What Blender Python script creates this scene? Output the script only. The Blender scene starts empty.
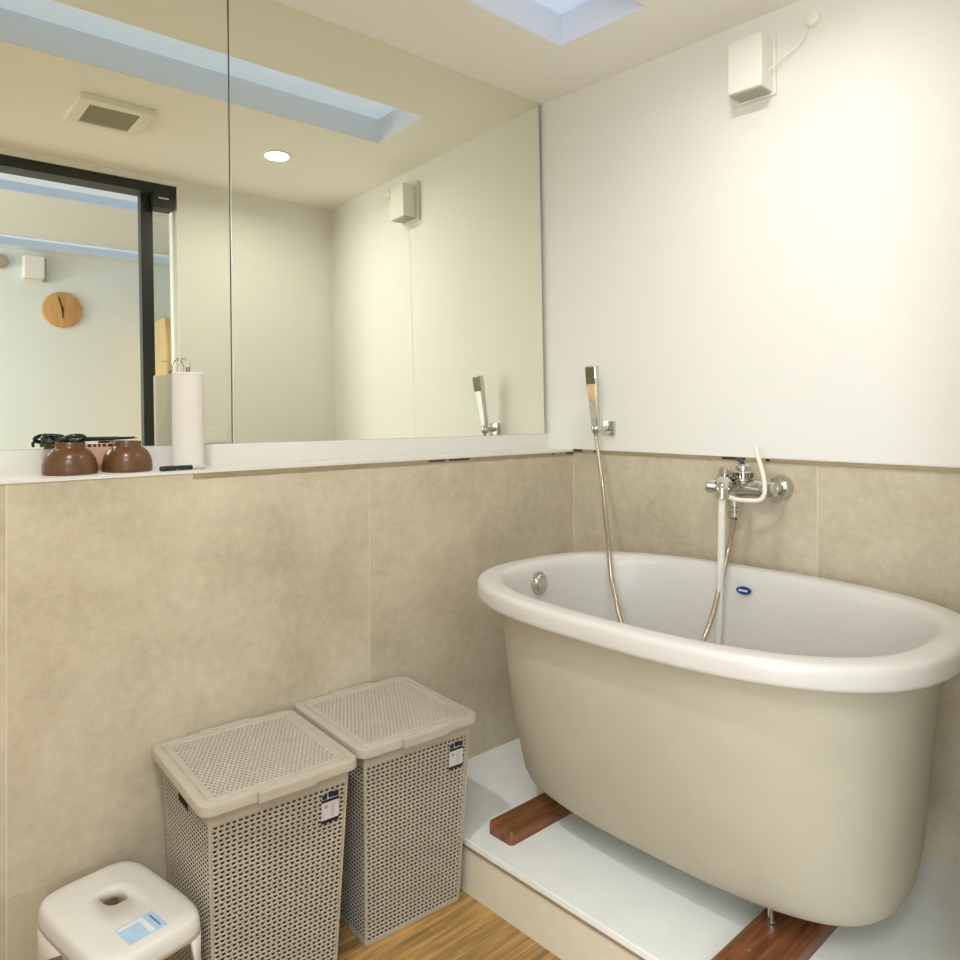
import bpy, bmesh, math, random
from mathutils import Vector, Matrix
random.seed(4)
SC = bpy.context.scene
COL = SC.collection
PI = math.pi

# ------------------------------------------------------------------ camera, world, lights, exposure
cam_d = bpy.data.cameras.new('camera'); cam = bpy.data.objects.new('camera', cam_d); COL.objects.link(cam)
cam.location = (-2.0777, -1.755, 1.2285)
cam.rotation_euler = (PI/2, 0, -math.atan2(.679, .734))
cam_d.sensor_width = 36; cam_d.sensor_fit = 'HORIZONTAL'
cam_d.lens = 36*754/960
cam_d.shift_y = -70/960
cam_d.clip_start = .02
SC.camera = cam

w = bpy.data.worlds.new('world'); SC.world = w; w.use_nodes = True
w.node_tree.nodes['Background'].inputs[0].default_value = (.8, .85, .9, 1)
w.node_tree.nodes['Background'].inputs[1].default_value = .3
SC.view_settings.view_transform = 'Standard'
SC.view_settings.look = 'None'
SC.view_settings.exposure = 0.19
SC.view_settings.gamma = 1
SC.view_settings.use_curve_mapping = False
SC.cycles.max_bounces = 16; SC.cycles.diffuse_bounces = 12

def area(name, loc, rot, sx, sy, power, col):
    l = bpy.data.lights.new(name, 'AREA'); l.shape = 'RECTANGLE'; l.size = sx; l.size_y = sy
    l.energy = power; l.color = col
    o = bpy.data.objects.new(name, l); COL.objects.link(o); o.location = loc; o.rotation_euler = rot
    return o
# fill lamps added in the outer room; bathroom downlight and one more fill
area('outer_room_overhead_fill', (-2.7, -2.3, 2.57), (0, 0, 0), 1.2, 1.0, 37, (.95, .985, 1))  # unseen overhead lamp, added as fill through the doorway
area('outer_room_side_fill', (-5.35, -2.7, 1.5), (0, -PI/2, 0), 1.8, 1.8, 118, (.88, .96, 1))  # added for frontal fill from the side; the wall here has no window
def downlight(name, loc, power):
    l = bpy.data.lights.new(name, 'AREA'); l.shape = 'DISK'; l.size = .095; l.energy = power; l.spread = math.radians(165); l.color = (1, .98, .93)
    o = bpy.data.objects.new(name, l); COL.objects.link(o); o.location = loc
downlight('downlight_or_fill', (-.567, -.869, 2.361), 3.9)
downlight('downlight_or_fill', (-1.95, -.869, 2.361), 11.5)  # unseen, no fitting here; added as fill for door wall and left tiles

# ------------------------------------------------------------------ materials
def mat(name, col, rough=.5, metal=0, noise=0, nscale=8, bump=0, bscale=60, spec=.5, trans=0, alpha=1, emit=None, estr=0, coat=0, ior=1.45):
    m = bpy.data.materials.new(name); m.use_nodes = True
    nt = m.node_tree; b = nt.nodes['Principled BSDF']
    b.inputs['Base Color'].default_value = (*col, 1); b.inputs['Roughness'].default_value = rough
    b.inputs['Metallic'].default_value = metal; b.inputs['Specular IOR Level'].default_value = spec
    b.inputs['Transmission Weight'].default_value = trans; b.inputs['Alpha'].default_value = alpha
    b.inputs['Coat Weight'].default_value = coat; b.inputs['IOR'].default_value = ior
    if emit:
        b.inputs['Emission Color'].default_value = (*emit, 1); b.inputs['Emission Strength'].default_value = estr
    if noise or bump:
        g = nt.nodes.new('ShaderNodeTexCoord')
    if noise:
        n = nt.nodes.new('ShaderNodeTexNoise'); n.inputs['Scale'].default_value = nscale; n.inputs['Detail'].default_value = 6
        nt.links.new(g.outputs['Object'], n.inputs['Vector'])
        r = nt.nodes.new('ShaderNodeValToRGB')
        r.color_ramp.elements[0].position = .3; r.color_ramp.elements[1].position = .7
        r.color_ramp.elements[0].color = (*[max(0, c*(1-noise)) for c in col], 1)
        r.color_ramp.elements[1].color = (*[min(1, c*(1+noise)) for c in col], 1)
        nt.links.new(n.outputs['Fac'], r.inputs['Fac']); nt.links.new(r.outputs['Color'], b.inputs['Base Color'])
    if bump:
        n2 = nt.nodes.new('ShaderNodeTexNoise'); n2.inputs['Scale'].default_value = bscale
        nt.links.new(g.outputs['Object'], n2.inputs['Vector'])
        bp = nt.nodes.new('ShaderNodeBump'); bp.inputs['Strength'].default_value = bump; bp.inputs['Distance'].default_value = .002
        nt.links.new(n2.outputs['Fac'], bp.inputs['Height']); nt.links.new(bp.outputs['Normal'], b.inputs['Normal'])
    return m

def math_node(nt, op, a, b=None, c=None):
    n = nt.nodes.new('ShaderNodeMath'); n.operation = op
    for i, v in enumerate((a, b, c)):
        if v is None: continue
        if isinstance(v, (int, float)): n.inputs[i].default_value = v
        else: nt.links.new(v, n.inputs[i])
    return n.outputs[0]

def tile_material(name, axis, spacing, off, zoff):
    """large beige stone-look wall tiles with pale joints"""
    m = bpy.data.materials.new(name); m.use_nodes = True; nt = m.node_tree; b = nt.nodes['Principled BSDF']
    tc = nt.nodes.new('ShaderNodeTexCoord'); sp = nt.nodes.new('ShaderNodeSeparateXYZ')
    nt.links.new(tc.outputs['Object'], sp.inputs[0])
    def joint(out, off, sp_):
        v = math_node(nt, 'MULTIPLY', math_node(nt, 'ADD', out, off), 1/sp_)
        f = math_node(nt, 'FRACT', v)
        d = math_node(nt, 'ABSOLUTE', math_node(nt, 'SUBTRACT', f, .5))
        return math_node(nt, 'GREATER_THAN', d, .5-.0014/sp_), math_node(nt, 'FLOOR', v)
    jx, cell = joint(sp.outputs[axis], off, spacing)
    jz, cellz = joint(sp.outputs[2], zoff, .874)
    j = math_node(nt, 'MAXIMUM', math_node(nt, 'MULTIPLY', jx, .85), math_node(nt, 'MULTIPLY', jz, .22))
    n1 = nt.nodes.new('ShaderNodeTexNoise'); n1.inputs['Scale'].default_value = 3.2; n1.inputs['Detail'].default_value = 9; n1.inputs['Roughness'].default_value = .62
    n1.noise_dimensions = '4D'
    nt.links.new(math_node(nt, 'ADD', math_node(nt, 'MULTIPLY', cell, 1.7), math_node(nt, 'MULTIPLY', cellz, 3.1)), n1.inputs['W'])
    nt.links.new(tc.outputs['Object'], n1.inputs['Vector'])
    n2 = nt.nodes.new('ShaderNodeTexNoise'); n2.inputs['Scale'].default_value = 38; n2.inputs['Detail'].default_value = 8; n2.inputs['Roughness'].default_value = .7
    nt.links.new(tc.outputs['Object'], n2.inputs['Vector'])
    f = math_node(nt, 'ADD', math_node(nt, 'MULTIPLY', n1.outputs['Fac'], .68), math_node(nt, 'MULTIPLY', n2.outputs['Fac'], .32))
    r = nt.nodes.new('ShaderNodeValToRGB'); e = r.color_ramp.elements
    e[0].position = .34; e[0].color = (.39, .335, .235, 1)
    e[1].position = .66; e[1].color = (.64, .575, .45, 1)
    mid = e.new(.5); mid.color = (.53, .465, .345, 1)
    nt.links.new(f, r.inputs['Fac'])
    mx = nt.nodes.new('ShaderNodeMix'); mx.data_type = 'RGBA'
    nt.links.new(j, mx.inputs['Factor']); nt.links.new(r.outputs['Color'], mx.inputs['A']); mx.inputs['B'].default_value = (.66, .60, .48, 1)
    nt.links.new(mx.outputs['Result'], b.inputs['Base Color'])
    b.inputs['Roughness'].default_value = .5; b.inputs['Specular IOR Level'].default_value = .35
    bp = nt.nodes.new('ShaderNodeBump'); bp.inputs['Strength'].default_value = .12; bp.inputs['Distance'].default_value = .003
    nt.links.new(f, bp.inputs['Height']); nt.links.new(bp.outputs['Normal'], b.inputs['Normal'])
    return m

def plank_material():
    m = bpy.data.materials.new('wood_plank_floor'); m.use_nodes = True; nt = m.node_tree; b = nt.nodes['Principled BSDF']
    tc = nt.nodes.new('ShaderNodeTexCoord')
    mp = nt.nodes.new('ShaderNodeMapping'); mp.inputs['Location'].default_value = (.33, .007, 0)
    nt.links.new(tc.outputs['Object'], mp.inputs['Vector'])
    br = nt.nodes.new('ShaderNodeTexBrick'); br.offset = .37
    br.inputs['Scale'].default_value = 1; br.inputs['Brick Width'].default_value = .62; br.inputs['Row Height'].default_value = .043
    br.inputs['Mortar Size'].default_value = .0011; br.inputs['Mortar Smooth'].default_value = .3
    br.inputs['Color1'].default_value = (.56, .33, .115, 1); br.inputs['Color2'].default_value = (.36, .215, .085, 1)
    br.inputs['Mortar'].default_value = (.58, .42, .22, 1)
    nt.links.new(mp.outputs['Vector'], br.inputs['Vector'])
    mp2 = nt.nodes.new('ShaderNodeMapping'); mp2.inputs['Scale'].default_value = (2.2, 28, 1)
    nt.links.new(tc.outputs['Object'], mp2.inputs['Vector'])
    n = nt.nodes.new('ShaderNodeTexNoise'); n.inputs['Scale'].default_value = 3; n.inputs['Detail'].default_value = 8
    nt.links.new(mp2.outputs['Vector'], n.inputs['Vector'])
    r = nt.nodes.new('ShaderNodeValToRGB'); r.color_ramp.elements[0].position = .33; r.color_ramp.elements[1].position = .7
    r.color_ramp.elements[0].color = (.52, .52, .50, 1); r.color_ramp.elements[1].color = (1.2, 1.15, 1.05, 1)
    nt.links.new(n.outputs['Fac'], r.inputs['Fac'])
    mx = nt.nodes.new('ShaderNodeMix'); mx.data_type = 'RGBA'; mx.blend_type = 'MULTIPLY'; mx.inputs['Factor'].default_value = 1
    nt.links.new(br.outputs['Color'], mx.inputs['A']); nt.links.new(r.outputs['Color'], mx.inputs['B'])
    nt.links.new(mx.outputs['Result'], b.inputs['Base Color'])
    b.inputs['Roughness'].default_value = .42
    return m

def wood_material(name, c1, c2, sc=(3, 30, 30), rough=.4):
    m = bpy.data.materials.new(name); m.use_nodes = True; nt = m.node_tree; b = nt.nodes['Principled BSDF']
    tc = nt.nodes.new('ShaderNodeTexCoord'); mp = nt.nodes.new('ShaderNodeMapping'); mp.inputs['Scale'].default_value = sc
    nt.links.new(tc.outputs['Object'], mp.inputs['Vector'])
    n = nt.nodes.new('ShaderNodeTexNoise'); n.inputs['Scale'].default_value = 2.5; n.inputs['Detail'].default_value = 7; n.inputs['Distortion'].default_value = .6
    nt.links.new(mp.outputs['Vector'], n.inputs['Vector'])
    r = nt.nodes.new('ShaderNodeValToRGB'); r.color_ramp.elements[0].position = .35; r.color_ramp.elements[1].position = .68
    r.color_ramp.elements[0].color = (*c1, 1); r.color_ramp.elements[1].color = (*c2, 1)
    nt.links.new(n.outputs['Fac'], r.inputs['Fac']); nt.links.new(r.outputs['Color'], b.inputs['Base Color'])
    b.inputs['Roughness'].default_value = rough
    return m

def pane_material(name, refl=.08):
    m = bpy.data.materials.new(name); m.use_nodes = True; nt = m.node_tree
    nt.nodes.remove(nt.nodes['Principled BSDF'])
    t = nt.nodes.new('ShaderNodeBsdfTransparent'); t.inputs[0].default_value = (.95, .97, .96, 1)
    g = nt.nodes.new('ShaderNodeBsdfGlossy'); g.inputs['Roughness'].default_value = .02
    mx = nt.nodes.new('ShaderNodeMixShader'); mx.inputs[0].default_value = refl
    nt.links.new(t.outputs[0], mx.inputs[1]); nt.links.new(g.outputs[0], mx.inputs[2])
    nt.links.new(mx.outputs[0], nt.nodes['Material Output'].inputs[0])
    return m

M = dict(
    tile_back=tile_material('beige_stone_tile_back', 0, .874, .0, -.249+.874),
    tile_right=tile_material('beige_stone_tile_right', 1, .868, .0, -.249+.874),
    plaster=mat('warm_white_plaster', (.79, .775, .74), .6, noise=.012, nscale=2, bump=.05, bscale=150),
    ceiling=mat('ceiling_paint', (.89, .88, .835), .8, noise=.01, nscale=2),
    cool=mat('cool_white_paint', (.74, .785, .80), .7, noise=.01, nscale=2),
    planks=plank_material(),
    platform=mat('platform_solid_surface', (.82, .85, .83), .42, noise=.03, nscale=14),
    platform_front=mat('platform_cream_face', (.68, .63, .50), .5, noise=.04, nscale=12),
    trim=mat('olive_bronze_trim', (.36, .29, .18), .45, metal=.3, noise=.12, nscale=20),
    ink_and_reflection=mat('dark_ink_and_reflection', (.03, .026, .02), .6),  # printed dashes, and dark reflections painted onto the metal trim
    ledge=mat('white_solid_ledge', (.70, .68, .64), .35),
    mirror=mat('silvered_glass', (.89, .90, .79), .006, metal=1),
    mirror_edge=mat('mirror_ground_edge', (.62, .68, .58), .2, metal=.6),
    sky=mat('skylight_blue_paint', (.78, .82, .90), .6),
    sky_pane=mat('skylight_daylight_pane', (.56, .64, .76), .5, emit=(.46, .56, .72), estr=.48),
    far_pane=mat('outer_skylight_pane', (.60, .64, .70), .5, emit=(.56, .60, .68), estr=.38),
    black=mat('black_aluminium', (.016, .019, .016), .4, noise=.1, nscale=10),
    pane=pane_material('clear_pane'),
    tub_white=mat('glossy_white_acrylic', (.56, .54, .512), .28, noise=.008, nscale=4),
    tub_shell=mat('cream_tub_shell', (.48, .45, .365), .6, spec=.12, noise=.025, nscale=10),
    chrome=mat('polished_chrome', (.62, .61, .57), .1, metal=1),
    chrome_dark=mat('dark_spray_plate', (.15, .14, .09), .3, metal=.8),
    hose=mat('brushed_metal_hose', (.46, .40, .31), .3, metal=.85),
    pale_tube=mat('pale_plastic_tube', (.80, .76, .67), .3),
    badge=mat('blue_enamel_badge', (.012, .035, .22), .25),
    white_ink=mat('white_print', (.75, .75, .75), .5),
    timber=wood_material('red_brown_timber', (.115, .038, .012), (.27, .10, .036)),
    basket=mat('warm_grey_plastic', (.45, .405, .335), .5, noise=.05, nscale=30),
    liner=mat('basket_inside', (.045, .036, .027), .8),
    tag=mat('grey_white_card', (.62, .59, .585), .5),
    navy=mat('navy_card_print', (.012, .012, .035), .5),
    grey_ink=mat('grey_print', (.38, .36, .37), .6),
    stool=mat('white_stool_plastic', (.68, .66, .615), .33, noise=.01, nscale=6),
    sticker=mat('pale_blue_sticker', (.40, .56, .74), .4, noise=.06, nscale=60),
    sticker_white=mat('sticker_white_panel', (.70, .74, .78), .4),
    sticker_ink=mat('sticker_dark_print', (.13, .20, .32), .5),
    bowl=mat('brown_glazed_bowl', (.112, .048, .016), .28, noise=.10, nscale=25, coat=.2),
    scissors=mat('black_green_scissors', (.012, .022, .016), .25, noise=.2, nscale=20),
    peach=mat('peach_card', (.72, .43, .29), .5, noise=.04, nscale=20),
    paper=mat('white_tissue_paper', (.70, .67, .62), .85, bump=.3, bscale=90),
    clear_grey=mat('clear_grey_plastic', (.50, .51, .46), .2, noise=.04, nscale=12),
    white_plastic=mat('white_device_plastic', (.80, .78, .73), .4),
    grey_plastic=mat('grey_device_plastic', (.42, .40, .33), .5),
    vent=mat('vent_cream_plastic', (.84, .82, .74), .5),
    vent_dark=mat('vent_dark_grille', (.40, .385, .28), .6),
    lamp=mat('lit_diffuser', (1, 1, 1), .5, emit=(1, .97, .9), estr=9),
    clock=wood_material('light_clock_wood', (.50, .27, .095), (.62, .36, .15), sc=(20, 3, 3)),
    clock_hand=mat('dark_clock_hand', (.11, .05, .02), .5),
    oak=wood_material('warm_oak', (.70, .44, .20), (.80, .54, .28), sc=(6, 6, 1)),
)
def water_material():
    m = bpy.data.materials.new('running_water'); m.use_nodes = True; nt = m.node_tree
    b = nt.nodes['Principled BSDF']; b.inputs['Base Color'].default_value = (.88, .85, .80, 1)
    b.inputs['Roughness'].default_value = .12; b.inputs['Alpha'].default_value = .55
    return m
M['water'] = water_material()

# ------------------------------------------------------------------ helpers
def link(name, bm, m, parent=None, smooth=False, loc=None, rot=None):
    me = bpy.data.meshes.new(name)
    bmesh.ops.recalc_face_normals(bm, faces=bm.faces)
    bm.to_mesh(me); bm.free()
    for mm in (m if isinstance(m, (list, tuple)) else [m]): me.materials.append(mm)
    if smooth:
        for p in me.polygons: p.use_smooth = True
    o = bpy.data.objects.new(name, me); COL.objects.link(o)
    if parent: o.parent = parent
    if loc: o.location = loc
    if rot: o.rotation_euler = rot
    return o

def autosmooth(o, deg=40):
    me = o.data
    for p in me.polygons: p.use_smooth = True
    a = math.radians(deg)
    bm = bmesh.new(); bm.from_mesh(me)
    for e in bm.edges:
        e.smooth = not (len(e.link_faces) == 2 and e.calc_face_angle(0) > a)
    bm.to_mesh(me); bm.free()
    return o

def tag(o, label, cat, group=None):
    o['label'] = label; o['category'] = cat
    if group: o['group'] = group
    return o

def empty(name, loc=(0, 0, 0), rz=0):
    o = bpy.data.objects.new(name, None); COL.objects.link(o); o.location = loc; o.rotation_euler = (0, 0, rz)
    o.empty_display_size = .05
    return o

def box(bm, x0, x1, y0, y1, z0, z1, bev=0, mi=0):
    r = bmesh.ops.create_cube(bm, size=1)
    vs = r['verts']
    for v in vs:
        v.co = Vector(((x0+x1)/2+v.co.x*(x1-x0), (y0+y1)/2+v.co.y*(y1-y0), (z0+z1)/2+v.co.z*(z1-z0)))
    fs = list({f for v in vs for f in v.link_faces})
    for f in fs: f.material_index = mi
    if bev:
        es = list({e for v in vs for e in v.link_edges})
        bmesh.ops.bevel(bm, geom=es, offset=bev, segments=2, profile=.6, affect='EDGES')
    return vs

def bxo(name, m, b, parent=None, bev=0):
    bm = bmesh.new(); box(bm, *b, bev=bev)
    return link(name, bm, m, parent)

def frame_of(d):
    d = d.normalized(); up = Vector((0, 0, 1)) if abs(d.z) < .95 else Vector((1, 0, 0))
    a = d.cross(up).normalized(); return a, d.cross(a).normalized()

def catmull(P, n=8):
    P = [Vector(p) for p in P]; out = []
    Q = [2*P[0]-P[1]] + P + [2*P[-1]-P[-2]]
    for i in range(1, len(Q)-2):
        for k in range(n):
            t = k/n; a, b, c, d = Q[i-1:i+3]
            out.append(.5*((2*b)+(c-a)*t+(2*a-5*b+4*c-d)*t*t+(3*b-a-3*c+d)*t**3))
    out.append(P[-1]); return out

def tube(bm, pts, r, seg=10, cap=True):
    pts = [Vector(p) for p in pts]; rings = []
    a = None
    for i, p in enumerate(pts):
        d = (pts[min(i+1, len(pts)-1)]-pts[max(i-1, 0)]).normalized()
        if a is None: a, b = frame_of(d)
        else:
            a = (a-d*a.dot(d)).normalized(); b = d.cross(a)
        rr = r[i] if isinstance(r, (list, tuple)) else r
        rings.append([bm.verts.new(p+a*rr*math.cos(2*PI*k/seg)+b*rr*math.sin(2*PI*k/seg)) for k in range(seg)])
    for i in range(len(rings)-1):
        for k in range(seg):
            bm.faces.new((rings[i][k], rings[i][(k+1) % seg], rings[i+1][(k+1) % seg], rings[i+1][k]))
    if cap:
        bm.faces.new(rings[0]); bm.faces.new(rings[-1])

def lathe(bm, prof, origin, axis=(0, 0, 1), seg=32):
    """prof: list of (radius, height along axis)"""
    d = Vector(axis).normalized(); a, b = frame_of(d); O = Vector(origin); rings = []
    for r, h in prof:
        if r < 1e-6: rings.append([bm.verts.new(O+d*h)])
        else: rings.append([bm.verts.new(O+d*h+a*r*math.cos(2*PI*k/seg)+b*r*math.sin(2*PI*k/seg)) for k in range(seg)])
    for i in range(len(rings)-1):
        A, B = rings[i], rings[i+1]
        for k in range(seg):
            k2 = (k+1) % seg
            if len(A) == 1 and len(B) == 1: continue
            if len(A) == 1: bm.faces.new((A[0], B[k], B[k2]))
            elif len(B) == 1: bm.faces.new((A[k], A[k2], B[0]))
            else: bm.faces.new((A[k], A[k2], B[k2], B[k]))

def sup(cx, cy, a, b, n, z, N=96):
    """superellipse ring, a along Y and b along X"""
    out = []
    for k in range(N):
        t = 2*PI*k/N; c, s = math.cos(t), math.sin(t)
        out.append(Vector((cx+b*math.copysign(abs(s)**(2/n), s), cy+a*math.copysign(abs(c)**(2/n), c), z)))
    return out

def loft(bm, rings, close_first=False, close_last=False):
    R = [[bm.verts.new(p) for p in r] for r in rings]
    for i in range(len(R)-1):
        n = len(R[i])
        for k in range(n):
            bm.faces.new((R[i][k], R[i][(k+1) % n], R[i+1][(k+1) % n], R[i+1][k]))
    if close_first: bm.faces.new(R[0])
    if close_last: bm.faces.new(R[-1])

def struct(name, m, b, bev=0, parent=None):
    o = bxo(name, m, b, parent, bev)
    if parent is None: o['kind'] = 'structure'
    return o

# ------------------------------------------------------------------ room shell
WY = -1.42          # inner face of the door-side wall
struct('floor', M['planks'], (-5.5, 2.0, -4.25, 0, -.1, 0))
# back wall: tiled half wall, white ledge on top, low white strip, plaster behind the mirror
struct('wall_back', M['tile_back'], (-2.75, 0, 0, .30, 0, 1.080))
struct('wall_back_upper', M['plaster'], (-2.75, .10, .24, .34, 1.080, 2.6))
led = bmesh.new(); box(led, -2.75, .0, -.002, .24, 1.080, 1.087)
o = link('trim_1', led, M['ledge']); o['kind'] = 'structure'
st = bmesh.new()
v = box(st, -2.75, .0, .123, .24, 1.087, 1.14)
for q in v:
    if q.co.y < .2: q.co.y = .123+.018*(-q.co.x)
o = link('trim_2', st, M['ledge']); o['kind'] = 'structure'
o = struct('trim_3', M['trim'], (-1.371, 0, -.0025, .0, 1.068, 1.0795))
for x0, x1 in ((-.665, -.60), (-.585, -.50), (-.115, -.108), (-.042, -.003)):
    bxo('painted_reflection', M['ink_and_reflection'], (x0, x1, -.0032, -.002, 1.073, 1.0785), o)  # dark reflections in the metal strip, put in as thin dark boxes
# right wall
struct('wall_right', M['tile_right'], (0, .12, WY, 0, 0, 1.0775))
wr = bmesh.new(); box(wr, 0, .12, WY, .24, 1.0775, 2.6); box(wr, -.0012, 0, WY, -.7105, 1.0925, 2.367)
o = link('wall_right_upper', wr, M['plaster']); o['kind'] = 'structure'
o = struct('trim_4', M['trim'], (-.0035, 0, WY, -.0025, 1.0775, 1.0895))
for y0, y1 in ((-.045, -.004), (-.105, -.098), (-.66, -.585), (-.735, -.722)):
    bxo('painted_reflection', M['ink_and_reflection'], (-.0042, -.003, y0, y1, 1.081, 1.0885), o)  # same painted dark reflections along the right-hand strip
struct('wall_left', M['plaster'], (-2.85, -2.75, WY, .34, 0, 2.6))
# door-side wall with the opening the picture is taken through
fw = bmesh.new()
box(fw, -.800, .12, WY-.11, WY, 0, 2.6)
box(fw, .12, 2.0, WY-.11, WY, 0, 2.6)
box(fw, -5.5, -2.62, WY-.11, WY, 0, 2.6)
box(fw, -2.62, -.800, WY-.11, WY, 2.338, 2.6)
o = link('wall_front', fw, M['plaster']); o['kind'] = 'structure'
# bathroom ceiling with the long skylight slot
SX0, SX1, SY0, SY1 = -2.4, -.285, -.51, -.19
CZ = 2.367
cl = bmesh.new(); h = CZ+.001
box(cl, -2.75, SX0, WY, .24, CZ, h); box(cl, SX1, 0, WY, .24, CZ, h)
box(cl, SX0, SX1, WY, SY0, CZ, h); box(cl, SX0, SX1, SY1, .24, CZ, h)
o = link('ceiling', cl, M['ceiling']); o['kind'] = 'structure'
sk = bmesh.new()
e = .003
box(sk, SX0, SX1, SY1-e, SY1+.02, CZ+.0012, CZ+.11); box(sk, SX0, SX1, SY0-.02, SY0+e, CZ+.0012, CZ+.11)
box(sk, SX0-.02, SX0+e, SY0-.02, SY1+.02, CZ+.0012, CZ+.11); box(sk, SX1-e, SX1+.02, SY0-.02, SY1+.02, CZ+.0012, CZ+.11)
o = link('window_1', sk, M['sky']); o['kind'] = 'structure'
bxo('skylight_pane', M['sky_pane'], (SX0-.02, SX1+.02, SY0-.02, SY1+.02, CZ+.10, CZ+.115), o)
# outer room seen in the mirror
OC = 2.6; FY = -4.15
oc = bmesh.new()
for y0, y1 in ((FY-.1, -4.02), (-3.76, -2.74), (-2.36, WY-.11)): box(oc, -5.5, 2.0, y0, y1, OC, OC+.05)
o = link('ceiling_outer', oc, M['cool']); o['kind'] = 'structure'
for i, (y0, y1) in enumerate(((-2.74, -2.36), (-4.02, -3.76))):
    b = bmesh.new(); box(b, -5.5, 2.0, y0, y1, OC+.10, OC+.12); box(b, -5.5, 2, y0-.02, y0, OC+.0, OC+.12); box(b, -5.5, 2, y1, y1+.02, OC+.0, OC+.12)
    o = link('window_%d' % (i+2), b, M['far_pane']); o['kind'] = 'structure'
struct('wall_outer_far', M['cool'], (-5.5, 2.0, FY-.1, FY, 0, OC))
struct('wall_outer_left', M['cool'], (-5.6, -5.5, FY-.1, WY-.11, 0, OC+.15))
struct('wall_outer_right', M['cool'], (2.0, 2.1, FY-.1, WY-.11, 0, OC+.15))
# black sliding door frame in the opening
d = empty('door_1', (0, 0, 0)); d['kind'] = 'structure'
bxo('header_rail', M['black'], (-2.62, -.801, WY-.10, WY-.004, 2.293, 2.336), d)
bk = bxo('lock_block', M['black'], (-.900, -.814, WY-.07, WY+.004, 2.226, 2.293), d)
bxo('latch_plate', M['white_ink'], (-.883, -.838, WY+.004, WY+.006, 2.268, 2.274), bk)
bxo('door_stile', M['black'], (-.945, -.893, WY-.092, WY-.050, 0, 2.293), d)
bxo('door_pane', M['pane'], (-.893, -.803, WY-.074, WY-.068, 0, 2.226), d)

# bath platform
pl = bmesh.new()
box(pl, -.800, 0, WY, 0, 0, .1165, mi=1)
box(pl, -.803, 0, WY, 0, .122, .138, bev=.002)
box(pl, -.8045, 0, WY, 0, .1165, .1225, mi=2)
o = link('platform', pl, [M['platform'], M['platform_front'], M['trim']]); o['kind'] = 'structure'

# ------------------------------------------------------------------ mirror (two panels, leaning back slightly)
MA, MB, MY = .025, -.018, .122
mrot = Matrix.Rotation(MB, 4, 'Z') @ Matrix.Rotation(-MA, 4, 'X')
def mirror_panel(x0, x1, label):
    r = empty('wall_mirror', (0, MY, 1.14))
    r.rotation_euler = (-MA, 0, -MB*-1)
    tag(r, label, 'mirror', 'mirror panels over the ledge')
    zt = 1.2268
    bm = bmesh.new(); box(bm, x0, x1, 0, .001, .001, zt)
    link('mirror_face', bm, M['mirror'], r)
    bm = bmesh.new(); box(bm, x0-.0008, x1+.0008, .001, .006, 0, zt+.0006)
    link('mirror_backing', bm, M['mirror_edge'], r)
    return r
mirror_panel(-1.206, -.017, 'large frameless mirror panel reaching the corner by the hand shower')
mirror_panel(-2.72, -1.211, 'large frameless mirror panel behind the brown bowls and paper roll')

# ------------------------------------------------------------------ bathtub
tb = empty('bathtub', (-.477, -.781, .138))
tag(tb, 'white oval freestanding bathtub with cream outer shell on timber bearers', 'bathtub')
TX, TY, TZ = -.477, -.781, .138
def rel(rs): return [[p-Vector((TX, TY, TZ)) for p in r] for r in rs]
shell = [(-.425, -.752, .36, .12, 2.6, .207), (-.425, -.752, .415, .175, 2.8, .211), (-.428, -.752, .45, .210, 2.95, .223), (-.432, -.753, .469, .229, 3, .243), (-.437, -.756, .476, .241, 3, .27),
         (-.445, -.763, .480, .260, 2.95, .33), (-.458, -.769, .488, .292, 2.85, .45), (-.468, -.775, .496, .318, 2.75, .60),
         (-.475, -.781, .504, .336, 2.7, .70), (-.477, -.781, .508, .338, 2.7, .751)]
bm = bmesh.new(); loft(bm, rel([sup(*s) for s in shell]), close_first=True)
link('outer_shell', bm, M['tub_shell'], tb, smooth=True)
N = 2.72
basin = [(.506, .336, .750), (.550, .378, .7488), (.558, .386, .749), (.5615, .3895, .752), (.562, .3905, .758), (.562, .3905, .779), (.5605, .3885, .787), (.556, .384, .7925), (.547, .375, .794), (.535, .363, .7945),
         (.518, .350, .7945), (.507, .340, .793), (.499, .333, .786), (.493, .327, .772), (.489, .321, .753), (.483, .311, .70), (.470, .292, .60)]
low = [(-.462, -.771, .452, .262, .48), (-.450, -.765, .430, .232, .38), (-.444, -.761, .41, .208, .32), (-.442, -.76, .38, .182, .293), (-.44, -.76, .33, .14, .283), (-.44, -.76, .2, .07, .281)]
rings = [sup(TX, TY, a, b, N, z) for a, b, z in basin]+[sup(c, d_, a, b, N, z) for c, d_, a, b, z in low]
bm = bmesh.new(); loft(bm, rel(rings), close_last=True)
link('basin', bm, M['tub_white'], tb, smooth=True)
# overflow cover on the end wall of the basin
ov = bmesh.new()
lathe(ov, [(0, .016), (.020, .016), (.024, .013), (.025, .009), (.031, .008), (.033, .004), (.033, -.004)], (-.50-TX, -.2935-TY, .737-TZ), axis=(.03, -1, .12))
ovo = link('overflow_cover', ov, M['chrome'], tb); autosmooth(ovo)
bd = bmesh.new()
lathe(bd, [(0, .003), (.9, .003), (1, .001), (1, -.004)], (0, 0, 0), axis=(0, 0, 1), seg=28)
for v in bd.verts: v.co = Vector((v.co.x*.021, v.co.y*.0105, v.co.z))
bdo = link('badge', bd, M['badge'], tb, loc=(-.168-TX, -.741-TY, .740-TZ), rot=(0, -PI/2+.12, -.0))
bdo.rotation_euler = Matrix(((0, .12, -.99), (-1, 0, 0), (0, .99, .12))).to_euler()
ink = bmesh.new()
for i in range(6): box(ink, -.0125+i*.0044, -.0125+i*.0044+.003, -.0025, .0022, .003, .0034)
link('badge_lettering', ink, M['white_ink'], bdo)
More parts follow.
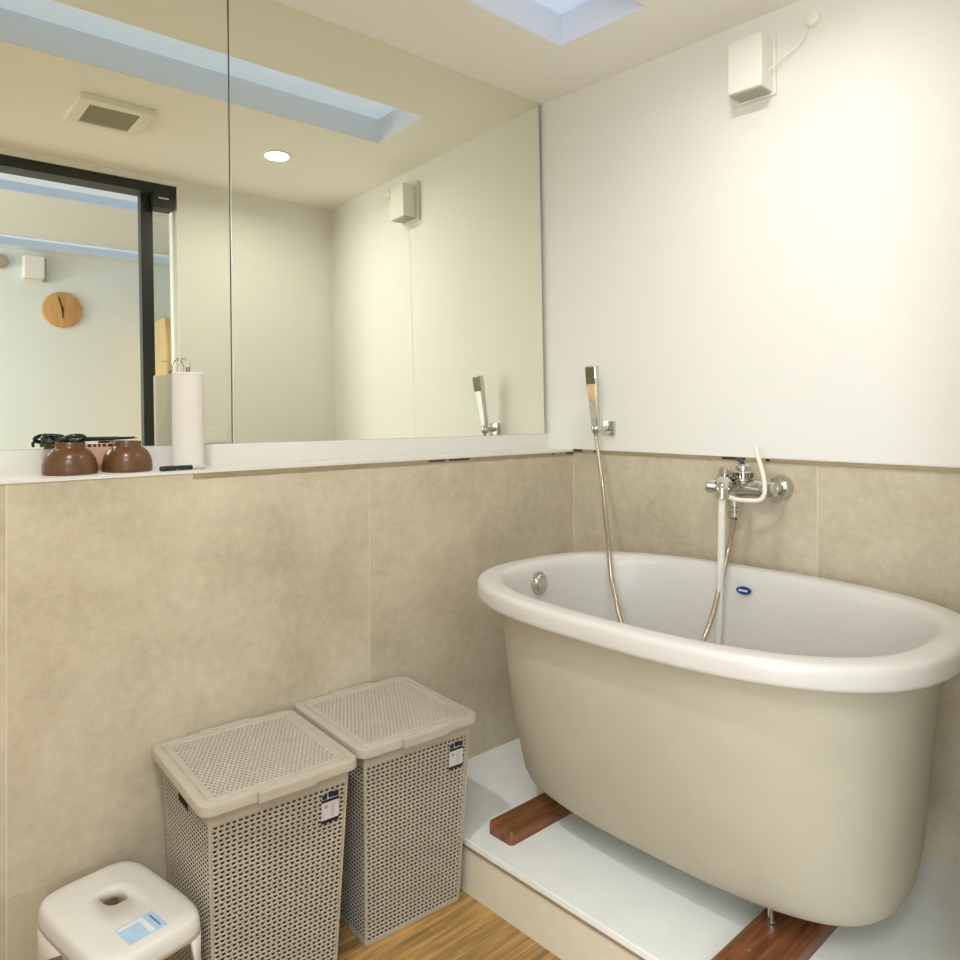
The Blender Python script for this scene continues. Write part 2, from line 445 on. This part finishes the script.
for px, py in ((-.59, -1.026), (-.33, -1.04), (-.47, -.40), (-.33, -.40)):
    f = bmesh.new(); lathe(f, [(0, 0), (.013, 0), (.013, .006), (.007, .008), (.007, .048), (0, .048)], (px-TX, py-TY, .173-TZ), seg=16)
    autosmooth(link('foot', f, M['chrome'], tb))
# timber bearers
def bearer(x0, x1, y0, y1, label, nails):
    bm = bmesh.new()
    vs = box(bm, x0, x1, y0, y1, .138, .173)
    es = [e for e in bm.edges if all(abs(v.co.z-.173) < 1e-5 for v in e.verts) or (all(abs(v.co.x-x0) < 1e-5 for v in e.verts) and abs(e.verts[0].co.z-e.verts[1].co.z) > .01)]
    bmesh.ops.bevel(bm, geom=es, offset=.007, segments=1, affect='EDGES')
    o = link('timber_bearer', bm, M['timber']); tag(o, label, 'wood beam', 'timber bearers under the bathtub')
    for x, y in nails:
        b = bmesh.new(); lathe(b, [(0, .0012), (.004, .001), (.005, -.002)], (x, y, .173), seg=12); link('screw_head', b, M['chrome'], o)
bearer(-.742, -.10, -.427, -.341, 'short reddish-brown timber block end poking out under the tub end nearest the mirror', [])
bearer(-.80, -.10, -1.10, -.988, 'reddish-brown timber plank with a screw head, under the tub at the bottom picture edge', [(-.69, -1.03)])

# ------------------------------------------------------------------ mixer tap, water, shower
fx = empty('mixer_tap', (-.02, -.69, 1.011)); FO = Vector((-.02, -.69, 1.011))
tag(fx, 'chrome wall-mounted bath mixer tap with running spout on the beige tile', 'tap')
def fpart(name, m, fn, smooth=True, parent=None):
    bm = bmesh.new(); fn(bm)
    for v in bm.verts: v.co -= FO
    o = link(name, bm, m, parent or fx)
    if smooth: autosmooth(o, 35)
    return o
for y in (-.600, -.768):
    fpart('wall_flange', M['chrome'], lambda b: lathe(b, [(.035, 0), (.035, .004), (.033, .014), (.028, .026), (.019, .031), (.016, .055), (0, .055)], (-.001, y, 1.011), axis=(-1, 0, 0)))
fpart('valve_body', M['chrome'], lambda b: (
    lathe(b, [(0, 0), (.019, 0), (.022, .004), (.022, .022), (.019, .024), (.019, .034), (.023, .037), (.0235, .085), (.026, .09), (.026, .124), (.023, .128), (.021, .15), (.021, .176), (0, .18)], (-.068, -.782, 1.008), axis=(0, 1, 0))))
fpart('cartridge_housing', M['chrome'], lambda b: lathe(b, [(.019, 0), (.025, .012), (.025, .022), (.022, .024), (.022, .030), (.0255, .032), (.0255, .048), (.020, .052), (.020, .066), (.015, .072), (0, .074)], (-.074, -.690, 1.004)))
def ribs(b):
    for k in range(18):
        t = 2*PI*k/18; c, s = math.cos(t), math.sin(t)
        tube(b, [(-.074+.0255*c, -.690+.0255*s, 1.037), (-.074+.0255*c, -.690+.0255*s, 1.051)], .0026, seg=6)
fpart('grip_ring', M['chrome_dark'], ribs)
fpart('lever', M['black'], lambda b: tube(b, [(-.074, -.690, 1.074), (-.060, -.675, 1.083), (-.036, -.650, 1.087)], [.007, .006, .005], seg=10))
fpart('spout', M['chrome'], lambda b: (
    tube(b, catmull([(-.068, -.642, 1.010), (-.105, -.655, 1.022), (-.150, -.673, 1.024), (-.178, -.684, 1.012), (-.185, -.687, .984)], 4), [.0235]*6+[.021]*4+[.018]*4+[.0155]*3, seg=20)))
fpart('diverter_knob', M['chrome'], lambda b: (
    lathe(b, [(.010, 0), (.010, .012), (.016, .014), (.017, .030), (.013, .036), (0, .037)], (-.125, -.662, 1.032)),
    lathe(b, [(.010, 0), (.010, .014), (.018, .016), (.018, .036), (.012, .041), (0, .041)], (-.150, -.664, 1.012), axis=(-.5, .85, .1))))
fpart('hose_outlet', M['chrome'], lambda b: lathe(b, [(.015, 0), (.015, .018), (.018, .02), (.018, .042), (.0145, .045), (.0145, .056), (.018, .058), (.018, .072), (.010, .082), (0, .082)], (-.074, -.663, .995), axis=(0, 0, -1)))
fpart('bent_tube', M['pale_tube'], lambda b: tube(b, catmull([(-.092, -.738, 1.123), (-.094, -.743, 1.105), (-.096, -.752, 1.08), (-.099, -.762, 1.050), (-.102, -.768, 1.022), (-.104, -.768, .998), (-.108, -.757, .981), (-.125, -.731, .979), (-.150, -.709, .982), (-.168, -.695, .990)], 5), .0062, seg=10))
wt = bmesh.new()
P = [(-.185, -.687, .986), (-.190, -.688, .872), (-.197, -.689, .764), (-.205, -.689, .656), (-.212, -.688, .562), (-.220, -.687, .469), (-.232, -.686, .36), (-.238, -.686, .292)]
tube(wt, catmull(P, 5), [.0105-.0035*i/35 for i in range(36)], seg=14)
wo = link('water_stream', wt, M['water'], smooth=True)
tag(wo, 'thin stream of water falling from the tap spout into the tub', 'water')

hs = empty('hand_shower', (-.03, -.160, 1.167)); HO = Vector((-.03, -.160, 1.167))
tag(hs, 'slim chrome stick hand shower on a square wall holder by the mirror', 'hand shower')
HB = Vector((-.066, -.154, 1.178)); HT = Vector((-.091, -.158, 1.376))
def hpart(name, m, fn, parent=None):
    bm = bmesh.new(); fn(bm)
    for v in bm.verts: v.co -= HO
    return link(name, bm, m, parent or hs)
def stick(bm):
    d = (HT-HB).normalized(); ax = Vector((0, 1, 0)); ax = (ax-d*ax.dot(d)).normalized(); nx = ax.cross(d)
    R = []
    for t, wd, th in ((0, .010, .009), (.03, .0115, .0095), (.35, .013, .0095), (.62, .0155, .010), (.70, .0165, .012), (.985, .0165, .012), (1, .0155, .011)):
        p = HB.lerp(HT, t); R.append([p+ax*wd*1.25*sx+nx*th*sy for sx, sy in ((-1, -.75), (-.8, -1), (.8, -1), (1, -.75), (1, .75), (.8, 1), (-.8, 1), (-1, .75))])
    loft(bm, R, True, True)
o = hpart('handle', M['chrome'], stick); autosmooth(o, 25)
def plate(bm):
    d = (HT-HB).normalized(); ax = Vector((0, 1, 0)); ax = (ax-d*ax.dot(d)).normalized(); nx = ax.cross(d)
    if nx.x > 0: nx = -nx
    R = []
    for off in (.0115, .0135):
        R.append([HB.lerp(HT, t)+ax*wd+nx*off for t, wd in ((.70, -.0185), (.985, -.0185), (.985, .0185), (.70, .0185))])
    loft(bm, R, True, True)
hpart('spray_plate', M['chrome_dark'], plate)
def holder(bm):
    box(bm, -.012, 0, -.188, -.142, 1.142, 1.190, bev=.003)
    tube(bm, [(-.010, -.165, 1.166), (-.062, -.155, 1.166)], .009, seg=14)
    lathe(bm, [(0, -.017), (.011, -.015), (.0165, -.006), (.0165, .006), (.011, .015), (0, .017)], (-.064, -.154, 1.166), seg=20)
o = hpart('wall_holder', M['chrome'], holder); autosmooth(o, 35)
hz = bmesh.new()
HP = [(-.066, -.154, 1.150), (-.077, -.168, 1.12), (-.100, -.208, .998), (-.170, -.278, .881), (-.222, -.327, .830), (-.268, -.366, .800), (-.292, -.394, .73), (-.320, -.43, .683), (-.34, -.463, .63), (-.37, -.522, .55), (-.40, -.60, .40), (-.42, -.68, .315),
      (-.45, -.75, .298), (-.50, -.80, .2955), (-.50, -.86, .2955), (-.44, -.86, .298), (-.40, -.79, .36), (-.37, -.72, .50), (-.34, -.701, .594), (-.30, -.70, .627), (-.25, -.694, .673), (-.20, -.687, .739), (-.163, -.690, .826), (-.105, -.671, .875), (-.076, -.663, .917)]
tube(hz, catmull(HP, 8), .0068, seg=10)
o = link('shower_hose', hz, M['hose'], smooth=True)
tag(o, 'flexible metal shower hose hanging from the hand shower through the tub to the tap', 'hose')

# ------------------------------------------------------------------ laundry baskets
def basket():
    r = empty('laundry_basket', (0, 0, 0))
    H = .447; TW, TD, BW, BD = .152, .159, .134, .136     # half sizes
    def pt(face, u, v, dep):
        z = .005+v*(H-.005); k = z/H
        hw = BW+(TW-BW)*k-dep; hd = BD+(TD-BD)*k-dep
        if face == 0: return Vector((u*hw, -hd, z))
        if face == 1: return Vector((hw, u*hd, z))
        if face == 2: return Vector((-u*hw, hd, z))
        return Vector((-hw, -u*hd, z))
    bm = bmesh.new()
    NC, NR = 23, 44
    V1 = .925
    for f in range(4):
        ur = .965
        def P(u, v, d): return bm.verts.new(pt(f, u, v, d))
        # solid margins: sides, bottom, top band
        for (u0, u1, v0, v1) in ((-1, -ur, 0, 1), (ur, 1, 0, 1), (-ur, ur, 0, .015), (-ur, ur, V1, 1)):
            bm.faces.new((P(u0, v0, 0), P(u1, v0, 0), P(u1, v1, 0), P(u0, v1, 0)))
        dv = (V1-.015)/NR; du = 2*ur/NC
        for j in range(NR):
            v0 = .015+j*dv
            sh = .09 if j % 2 else -.09
            for i in range(NC):
                a0 = -ur+i*du; a1 = a0+du; v1 = v0+dv
                if f in (1, 3) and j >= NR-2 and abs((a0+a1)/2) < .2: continue   # hand hold
                h0, h1 = a0+du*(.21+sh), a0+du*(.79+sh); w0, w1 = v0+dv*.27, v0+dv*.73
                am = (a0+a1)/2
                A = P(a0, v0, .0005), P(am, v0, -.0012), P(a1, v0, .0005), P(a1, v1, .0005), P(am, v1, -.0012), P(a0, v1, .0005)
                B = P(h0, w0, .001), P(am, w0, .0), P(h1, w0, .001), P(h1, w1, .001), P(am, w1, .0), P(h0, w1, .001)
                for k in range(6):
                    k2 = (k+1) % 6
                    bm.faces.new((A[k], A[k2], B[k2], B[k]))
    bmesh.ops.remove_doubles(bm, verts=bm.verts, dist=.00001)
    me = bpy.data.meshes.new('body'); bm.to_mesh(me); bm.free(); me.materials.append(M['basket'])
    bo = bpy.data.objects.new('body', me); COL.objects.link(bo); bo.parent = r
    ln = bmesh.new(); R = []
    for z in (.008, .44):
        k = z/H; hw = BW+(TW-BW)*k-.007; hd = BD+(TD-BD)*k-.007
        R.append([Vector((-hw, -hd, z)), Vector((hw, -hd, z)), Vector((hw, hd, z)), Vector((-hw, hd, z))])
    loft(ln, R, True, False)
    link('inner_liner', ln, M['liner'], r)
    bxo('base', M['basket'], (-BW+.001, BW-.001, -BD+.001, BD-.001, 0, .006), r, bev=.0015)
    # lid
    ld = bmesh.new(); LW, LD = .1715, .179
    def rr(hw, hd, rad, z, n=6):
        out = []
        for cx, cy, a0 in ((hw-rad, hd-rad, 0), (-hw+rad, hd-rad, 90), (-hw+rad, -hd+rad, 180), (hw-rad, -hd+rad, 270)):
            for k in range(n+1):
                t = math.radians(a0+90*k/n); out.append(Vector((cx+rad*math.cos(t), cy+rad*math.sin(t), z)))
        return out
    loft(ld, [rr(LW-.013, LD-.011, .02, .4435), rr(LW-.001, LD-.001, .026, .4435), rr(LW, LD, .027, .445), rr(LW, LD, .027, .458), rr(LW-.0015, LD-.0015, .026, .4625), rr(LW-.005, LD-.005, .024, .464),
              rr(LW-.017, LD-.017, .018, .464), rr(LW-.019, LD-.019, .017, .4615), rr(LW-.0215, LD-.0215, .016, .4615), rr(LW-.0235, LD-.0235, .015, .4645),
              rr(LW-.034, LD-.034, .006, .4645), rr(LW-.036, LD-.036, .005, .4628)], close_first=True)
    lo = link('lid', ld, M['basket'], r); autosmooth(lo, 30)
    pn = bmesh.new(); hw, hd = LW-.0362, LD-.0362; NX, NY = 26, 30
    dx, dy = 2*hw/NX, 2*hd/NY
    for j in range(NY):
        off = (j % 2)*.5
        for i in range(-1, NX):
            a0 = -hw+(i+off)*dx; a1 = a0+dx; c0, c1 = max(a0, -hw), min(a1, hw)
            if c1-c0 < 1e-6: continue
            y0 = -hd+j*dy; y1 = y0+dy; z = .4628
            if not (a0 >= -hw-1e-6 and a1 <= hw+1e-6):
                pn.faces.new([pn.verts.new(p) for p in ((c0, y0, z), (c1, y0, z), (c1, y1, z), (c0, y1, z))]); continue
            am, ym = (a0+a1)/2, (y0+y1)/2
            A = [pn.verts.new(p) for p in ((a0, y0, z), (am, y0, z+.0010), (a1, y0, z), (a1, y1, z), (am, y1, z+.0010), (a0, y1, z))]
            B = [pn.verts.new(p) for p in ((am-dx*.27, ym-dy*.05, z-.001), (am, ym-dy*.27, z), (am+dx*.27, ym-dy*.05, z-.001), (am+dx*.27, ym+dy*.05, z-.001), (am, ym+dy*.27, z), (am-dx*.27, ym+dy*.05, z-.001))]
            C = [pn.verts.new((v.co.x, v.co.y, .4588)) for v in B]
            for k in range(6):
                k2 = (k+1) % 6
                pn.faces.new((A[k], A[k2], B[k2], B[k])); pn.faces.new((B[k], B[k2], C[k2], C[k]))
            pn.faces.new(C)
    bmesh.ops.remove_doubles(pn, verts=pn.verts, dist=.00001)
    link('woven_panel', pn, M['basket'], lo)
    for s in (-1, 1):
        b = bmesh.new(); box(b, -.062, .062, s*LD-.011, s*LD+.0012, .4445, .4655, bev=.002); link('lid_tab', b, M['basket'], lo)
    # hang tag with a navy band near the right front edge
    tg = bmesh.new()
    def quad(bm, u0, u1, z0, z1, d0, d1):
        R = []
        for d in (d0, d1):
            R.append([Vector((u, -(BD+(TD-BD)*z/H)-d, z)) for u, z in ((u0, z0), (u1, z0), (u1, z1), (u0, z1))])
        loft(bm, R, True, True)
    quad(tg, .088, .128, .347, .396, .0015, .0028)
    to = link('hang_tag', tg, M['tag'], r)
    nb = bmesh.new(); quad(nb, .0875, .1285, .385, .391, .0027, .0034)
    eb = bmesh.new(); quad(eb, .0875, .1285, .3405, .3475, .0015, .0033); link('tag_edge', eb, M['navy'], to)
    for u0, u1, z0, z1 in ((.089, .100, .392, .400), (.104, .114, .393, .405), (.115, .127, .3925, .403)):
        hb = bmesh.new(); quad(hb, u0, u1, z0, z1, .0012, .0034); link('tag_hook', hb, M['navy'], to)
    link('tag_band', nb, M['navy'], to)
    gi = bmesh.new()
    for k in range(6): quad(gi, .110, .120-.002*(k % 3), .376-k*.0045, .3785-k*.0045, .0027, .0031)
    quad(gi, .094, .103, .372, .379, .0027, .0031)
    link('tag_print', gi, M['grey_ink'], to)
    return r
def copy_tree(o, parent=None):
    c = o.copy(); COL.objects.link(c)
    if parent: c.parent = parent
    for ch in list(o.children): copy_tree(ch, c)
    return c
b1 = basket(); b1.scale = (1, 1, 1.018); b1.location = (-1.313, -.187, 0); b1.rotation_euler = (0, 0, -.075)
tag(b1, 'warm-grey woven plastic laundry basket standing between the stool and its twin', 'laundry basket', 'lidded laundry baskets under the mirror')
b2 = copy_tree(b1); b2.location = (-.957, -.187, 0); b2.rotation_euler = (0, 0, -.07)
tag(b2, 'warm-grey woven plastic laundry basket standing against the white bath platform', 'laundry basket', 'lidded laundry baskets under the mirror')

# ------------------------------------------------------------------ white bath stool
sr = empty('bath_stool', (-1.596, -.196, 0), .15); sr.scale = (.84, 1, 1.06)
tag(sr, 'white plastic bath stool with a centre hole and pale blue sticker, beside the baskets', 'stool')
NS = 96
def srow(a, b, n, z): return sup(0, 0, b, a, n, z, NS)
hole = sup(.006, .030, .027, .026, 2.8, .246, NS)
bm = bmesh.new()
low = []
rows = [[Vector((p.x*.9, .030+(p.y-.030)*.93, .234)) for p in hole], hole, [Vector((p.x*1.12, .030+(p.y-.030)*1.12, .2505)) for p in hole], srow(.06, .075, 3, .2505), srow(.10, .13, 4.4, .2485), srow(.115, .147, 4.8, .2465), srow(.1215, .1535, 5, .2415), srow(.1245, .1565, 5, .232), srow(.1255, .1575, 5, .222)]
def wave(k):
    t = 4*2*PI*k/NS            # four arches between the four corners
    return .5*(1+math.cos(t))  # 1 in the middle of each side, 0 at the corners
lastA = srow(.1265, .1585, 5, .212)
lastA = [Vector((p.x, p.y, .212)) for k, p in enumerate(lastA)]
rows.append(lastA)
loft(bm, rows)
so = link('seat', bm, M['stool'], sr, smooth=True)
sm = so.modifiers.new('s', 'SOLIDIFY'); sm.thickness = .004; sm.offset = -1
for q in range(4):
    bm = bmesh.new()
    c = NS/8+q*NS/4; ks = [int(c-9+i) for i in range(19)]
    R = []
    for z, flare in ((.212, -.0085), (.17, -.0082), (.08, -.006), (0, -.001)):
        full = srow(.135+flare, .167+flare, 5, z)
        f_ = (.212-z)/.212
        side, end = 12-7.5*f_**.7, 8-5*f_**.6
        lo, hi = (-end, side) if q in (0, 2) else (-side, end)
        row = []
        for k in range(19):
            u = (c+lo+(hi-lo)*k/18) % NS; k0 = int(u); row.append(full[k0].lerp(full[(k0+1) % NS], u-k0))
        R.append(row)
    Rv = [[bm.verts.new(p) for p in r_] for r_ in R]
    for i in range(3):
        for k in range(18):
            try: bm.faces.new((Rv[i][k], Rv[i][k+1], Rv[i+1][k+1], Rv[i+1][k]))
            except ValueError: pass
    lo_ = link('leg', bm, M['stool'], sr, smooth=True)
    sm = lo_.modifiers.new('s', 'SOLIDIFY'); sm.thickness = .004
st = bmesh.new(); box(st, -.036, .050, -.128, -.070, .2475, .2488)
for v in st.verts:
    v.co.z += .0006 if v.co.y < -.1 else .0018
sto = link('label_sticker', st, M['sticker'], sr); sto.location.x = -.014
s2 = bmesh.new()
def strip(x0, x1, y0, y1, bm):
    vs = box(bm, x0, x1, y0, y1, .2488, .2492)
    for v in vs: v.co.z += .0006+(v.co.y+.128)/.058*.0012
strip(-.033, .012, -.082, -.074, s2); strip(.012, .024, -.125, -.074, s2)
link('sticker_panel', s2, M['sticker_white'], sto)
s3 = bmesh.new()
strip(.036, .040, -.120, -.080, s3)
link('sticker_print', s3, M['sticker_ink'], sto)

# ------------------------------------------------------------------ things on the ledge
LZ = 1.087
def bowl(x, y, label, s):
    bm = bmesh.new()
    lathe(bm, [(.051, 0), (.0555, .002), (.0560, .010), (.0550, .026), (.0510, .044), (.0440, .058), (.0360, .0655), (.0310, .0685), (.0300, .072), (.0310, .083), (.0300, .0845), (.0275, .084), (.0265, .074), (0, .073)], (0, 0, 0), seg=48)
    o = link('bowl', bm, M['bowl'], loc=(x, y, LZ)); autosmooth(o, 50); o.scale = (s*1.02, s*1.02, s*.87)
    tag(o, label, 'bowl', 'upturned brown bowls on the ledge')
bowl(-1.610, .088, 'upturned brown glazed bowl with scissor handles resting on its foot', .965)
bowl(-1.490, .086, 'upturned brown glazed bowl beside the black pen, under the scissor tips', .95)
sc = empty('scissors', (-1.576, .081, 1.1615)); SO = Vector((-1.60, .055, 1.166))
tag(sc, 'black grooming scissors lying across the two upturned brown bowls', 'scissors')
def spart(name, m, fn, parent=None):
    bm = bmesh.new(); fn(bm)
    for v in bm.verts: v.co -= SO
    o = link(name, bm, m, parent or sc); autosmooth(o, 50); return o
def ring(bm, cx, cy, cz, a, b, tilt):
    pts = []
    for k in range(25):
        t = 2*PI*k/24; pts.append((cx+a*math.cos(t), cy+b*math.sin(t), cz+tilt*math.sin(t)))
    tube(bm, pts, .0048, seg=10, cap=False)
spart('finger_loop', M['scissors'], lambda b: (ring(b, -1.664, .088, 1.169, .018, .013, .007), tube(b, [(-1.680, .088, 1.166), (-1.686, .085, 1.158), (-1.684, .082, 1.152)], .0035)))
spart('finger_loop', M['scissors'], lambda b: ring(b, -1.630, .040, 1.170, .019, .014, -.007))
spart('blade', M['scissors'], lambda b: tube(b, [(-1.648, .080, 1.168), (-1.60, .062, 1.1665), (-1.55, .056, 1.1672), (-1.495, .052, 1.168)], [.004, .004, .0034, .001], seg=8))
spart('blade', M['scissors'], lambda b: tube(b, [(-1.612, .045, 1.170), (-1.58, .055, 1.1680), (-1.55, .060, 1.1685), (-1.497, .062, 1.170)], [.004, .004, .003, .001], seg=8))
pb = bxo('card_pack', M['peach'], (-1.585, -1.488, .136, .148, LZ, 1.150), None, bev=.001)
tag(pb, 'peach card pack with dark printed dashes standing behind the two bowls', 'pack')
pk = bmesh.new(); x = -1.582
while x < -1.494:
    wv = random.uniform(.005, .013); box(pk, x, min(x+wv, -1.489), .1353, .1362, 1.143, 1.1495); x += wv+.004
link('printed_dashes', pk, M['ink_and_reflection'], pb)
# paper roll on a holder with a chrome arch
ph = empty('paper_holder', (-1.349, .086, LZ))
tag(ph, 'paper towel holder with thin chrome arch and grey base, against the mirror', 'paper holder')
bm = bmesh.new(); lathe(bm, [(0, 0), (.041, 0), (.041, .003), (.039, .005), (0, .005)], (0, 0, 0), seg=32); autosmooth(link('base_disc', bm, M['clear_grey'], ph))
bm = bmesh.new(); arch = [(-.028, .040, .005), (-.028, .040, .235)]+[(-.014-.014*math.cos(PI*k/10), .040, .25+.020*math.sin(PI*k/10)) for k in range(11)]+[(0, .040, .235), (0, .040, .005)]
arch = [Vector((p[0]+.022, p[1]+.004, p[2])) for p in arch]
tube(bm, arch, .0016, seg=8); link('wire_arch', bm, M['chrome'], ph, smooth=True)
bm = bmesh.new(); tube(bm, [(.006, 0, .243), (.004, .008, .262), (-.008, .014, .268), (-.022, .014, .268)], .0014, seg=8); link('wire_hook', bm, M['chrome'], ph, smooth=True)
bm = bmesh.new(); tube(bm, [(0, 0, .005), (0, 0, .246)], .005, seg=10); link('post', bm, M['chrome'], ph, smooth=True)
bm = bmesh.new(); box(bm, -.006, .02, .045, .047, .008, .10, bev=.0005); link('back_clip', bm, M['clear_grey'], ph)
bm = bmesh.new(); lathe(bm, [(.008, 0), (.035, 0), (.037, .002), (.037, .226), (.035, .228), (.008, .228), (.008, 0)], (-1.349, .086, LZ+.005), seg=40)
o = link('paper_roll', bm, M['paper']); autosmooth(o); tag(o, 'white paper towel roll standing upright on the ledge right of the bowls', 'paper roll')
pn = empty('marker_pen', (-1.39, .014, LZ+.0065))
tag(pn, 'black marker pen with a pale grey end lying on the ledge edge', 'pen')
bm = bmesh.new(); lathe(bm, [(0, -.052), (.0045, -.052), (.0058, -.05), (.0058, -.016), (0, -.016)], (0, 0, 0), axis=(1, 0, 0), seg=14); autosmooth(link('pen_cap', bm, M['scissors'], pn))
bm = bmesh.new(); lathe(bm, [(0, -.013), (.0056, -.013), (.0056, .022), (0, .022)], (0, 0, 0), axis=(1, 0, 0), seg=14); autosmooth(link('pen_barrel', bm, M['scissors'], pn))
bm = bmesh.new(); lathe(bm, [(0, .022), (.0052, .022), (.0052, .034), (.003, .036), (.003, .040), (.0052, .042), (.0052, .053), (0, .054)], (0, 0, 0), axis=(1, 0, 0), seg=14)
autosmooth(link('pen_end', bm, M['clear_grey'], pn))

# ------------------------------------------------------------------ wall and ceiling fittings
wb = empty('wall_device', (0, -.70, 2.135))
tag(wb, 'white wall-mounted box unit high on the right wall near the ceiling', 'wall unit')
bxo('housing', M['white_plastic'], (-.078, -.010, -.046, .056, 0, .150), wb, bev=.004)
bxo('back_plate', M['white_plastic'], (-.010, -.0014, -.054, .076, -.010, .165), wb, bev=.002)
bxo('bottom_grille', M['grey_plastic'], (-.074, -.010, -.042, .052, -.004, .0005), wb)
bm = bmesh.new(); tube(bm, catmull([(-.03, -.045, .055), (-.022, -.085, .08), (-.015, -.125, .105), (-.008, -.14, .13), (-.005, -.145, .15)], 5), .0022, seg=8); link('cable', bm, M['vent'], wb, smooth=True)
bm = bmesh.new(); lathe(bm, [(.022, 0), (.022, .007), (.019, .015), (.010, .020), (0, .021)], (-.0014, -.858, 2.300), axis=(-1, 0, 0), seg=24)
o = link('wall_sensor', bm, M['vent']); autosmooth(o); tag(o, 'small round grey sensor on the right wall just under the ceiling', 'sensor')
cv = empty('ceiling_vent', (-1.235, -.847, CZ)); cv.rotation_euler = (0, 0, 0)
tag(cv, 'square cream ceiling exhaust vent with dark grille, seen in the mirror', 'vent')
fr = bmesh.new()
for b in ((-.125, .125, -.125, -.085), (-.125, .125, .085, .125), (-.125, -.085, -.085, .085), (.085, .125, -.085, .085)): box(fr, b[0], b[1], b[2], b[3], -.022, 0, bev=.003)
link('frame', fr, M['vent'], cv)
gr = bmesh.new(); box(gr, -.086, .086, -.086, .086, -.010, -.001)
for k in range(13): box(gr, -.085, .085, -.083+k*.0135, -.076+k*.0135, -.018, -.010)
link('grille', gr, M['vent_dark'], cv)
cd = empty('ceiling_downlight', (-.567, -.869, CZ))
tag(cd, 'round lit ceiling downlight above the bathtub, seen in the mirror', 'ceiling light')
bm = bmesh.new(); lathe(bm, [(.058, 0), (.058, -.004), (.052, -.007), (.049, -.004), (.049, 0)], (0, 0, 0), seg=32); autosmooth(link('trim_ring', bm, M['white_plastic'], cd))
bm = bmesh.new(); lathe(bm, [(0, -.004), (.049, -.004), (.049, -.001), (0, -.001)], (0, 0, 0), seg=32); link('diffuser', bm, M['lamp'], cd)
so_ = empty('wall_socket', (-.637, WY, 1.185)); tag(so_, 'white double wall socket plate on the door-side wall, seen in the mirror', 'socket')
bxo('plate', M['white_plastic'], (-.055, .055, 0, .008, -.032, .032), so_, bev=.002)
for s in (-1, 1): bxo('outlet', M['vent'], (s*.025-.016, s*.025+.016, .008, .0095, -.018, .018), so_)

# ------------------------------------------------------------------ outer room things seen through the doorway in the mirror
ck = empty('wall_clock', (-.712, FY, 2.186)); tag(ck, 'round light wood wall clock in the room beyond, seen in the mirror', 'clock')
bm = bmesh.new(); lathe(bm, [(0, .032), (.122, .032), (.130, .028), (.132, .020), (.132, 0), (0, 0)], (0, 0, 0), axis=(0, 1, 0), seg=48); autosmooth(link('face', bm, M['clock'], ck))
def hand(ang, ln, wd):
    bm = bmesh.new(); d = Vector((math.sin(ang), 0, math.cos(ang))); n = Vector((d.z, 0, -d.x)); a = -d*.012
    R = [[a+n*wd+Vector((0, y, 0)), d*ln+n*wd*.7+Vector((0, y, 0)), d*ln-n*wd*.7+Vector((0, y, 0)), a-n*wd+Vector((0, y, 0))] for y in (.033, .036)]
    loft(bm, R, True, True); link('hand', bm, M['clock_hand'], ck)
hand(-.28, .098, .006); hand(PI-.02, .066, .006)
def outer_device(x, z, w_, h_, name, label, cat):
    o = bxo(name, M['white_plastic'], (x-w_/2, x+w_/2, FY, FY+.09, z-h_/2, z+h_/2), None, bev=.008); tag(o, label, cat)
    bxo('back_plate', M['grey_plastic'], (x+w_/2, x+w_/2+.02, FY, FY+.03, z-h_/2-.01, z+h_/2), o)
outer_device(-.90, 2.47, .13, .16, 'wall_box', 'small white box high on the far wall above the clock, seen in the mirror', 'wall unit')
bm = bmesh.new(); lathe(bm, [(.05, 0), (.05, .03), (.035, .06), (0, .07)], (-1.10, FY, 2.50), axis=(0, 1, 0), seg=24)
o = link('far_sensor', bm, M['grey_plastic']); autosmooth(o); tag(o, 'small grey dome on the far wall at the left picture edge, seen in the mirror', 'sensor')
cb = empty('oak_cabinet', (.14, FY+.006, 0)); tag(cb, 'pale oak cabinet lit warmly beyond the sidelight pane, seen in the mirror', 'cabinet')
bxo('carcass', M['oak'], (-.24, .30, 0, .40, 0, 2.12), cb)
bxo('door', M['oak'], (-.235, .02, .40, .418, .05, 2.06), cb, bev=.002); bxo('door', M['oak'], (.024, .29, .40, .418, .05, 2.06), cb, bev=.002)
bm = bmesh.new(); tube(bm, [(.0, .44, 1.55), (.0, .44, 2.0)], .008, seg=8); tube(bm, [(.0, .415, 1.6), (.0, .44, 1.6)], .006, seg=8); tube(bm, [(.0, .415, 1.95), (.0, .44, 1.95)], .006, seg=8); link('handle', bm, M['grey_plastic'], cb)
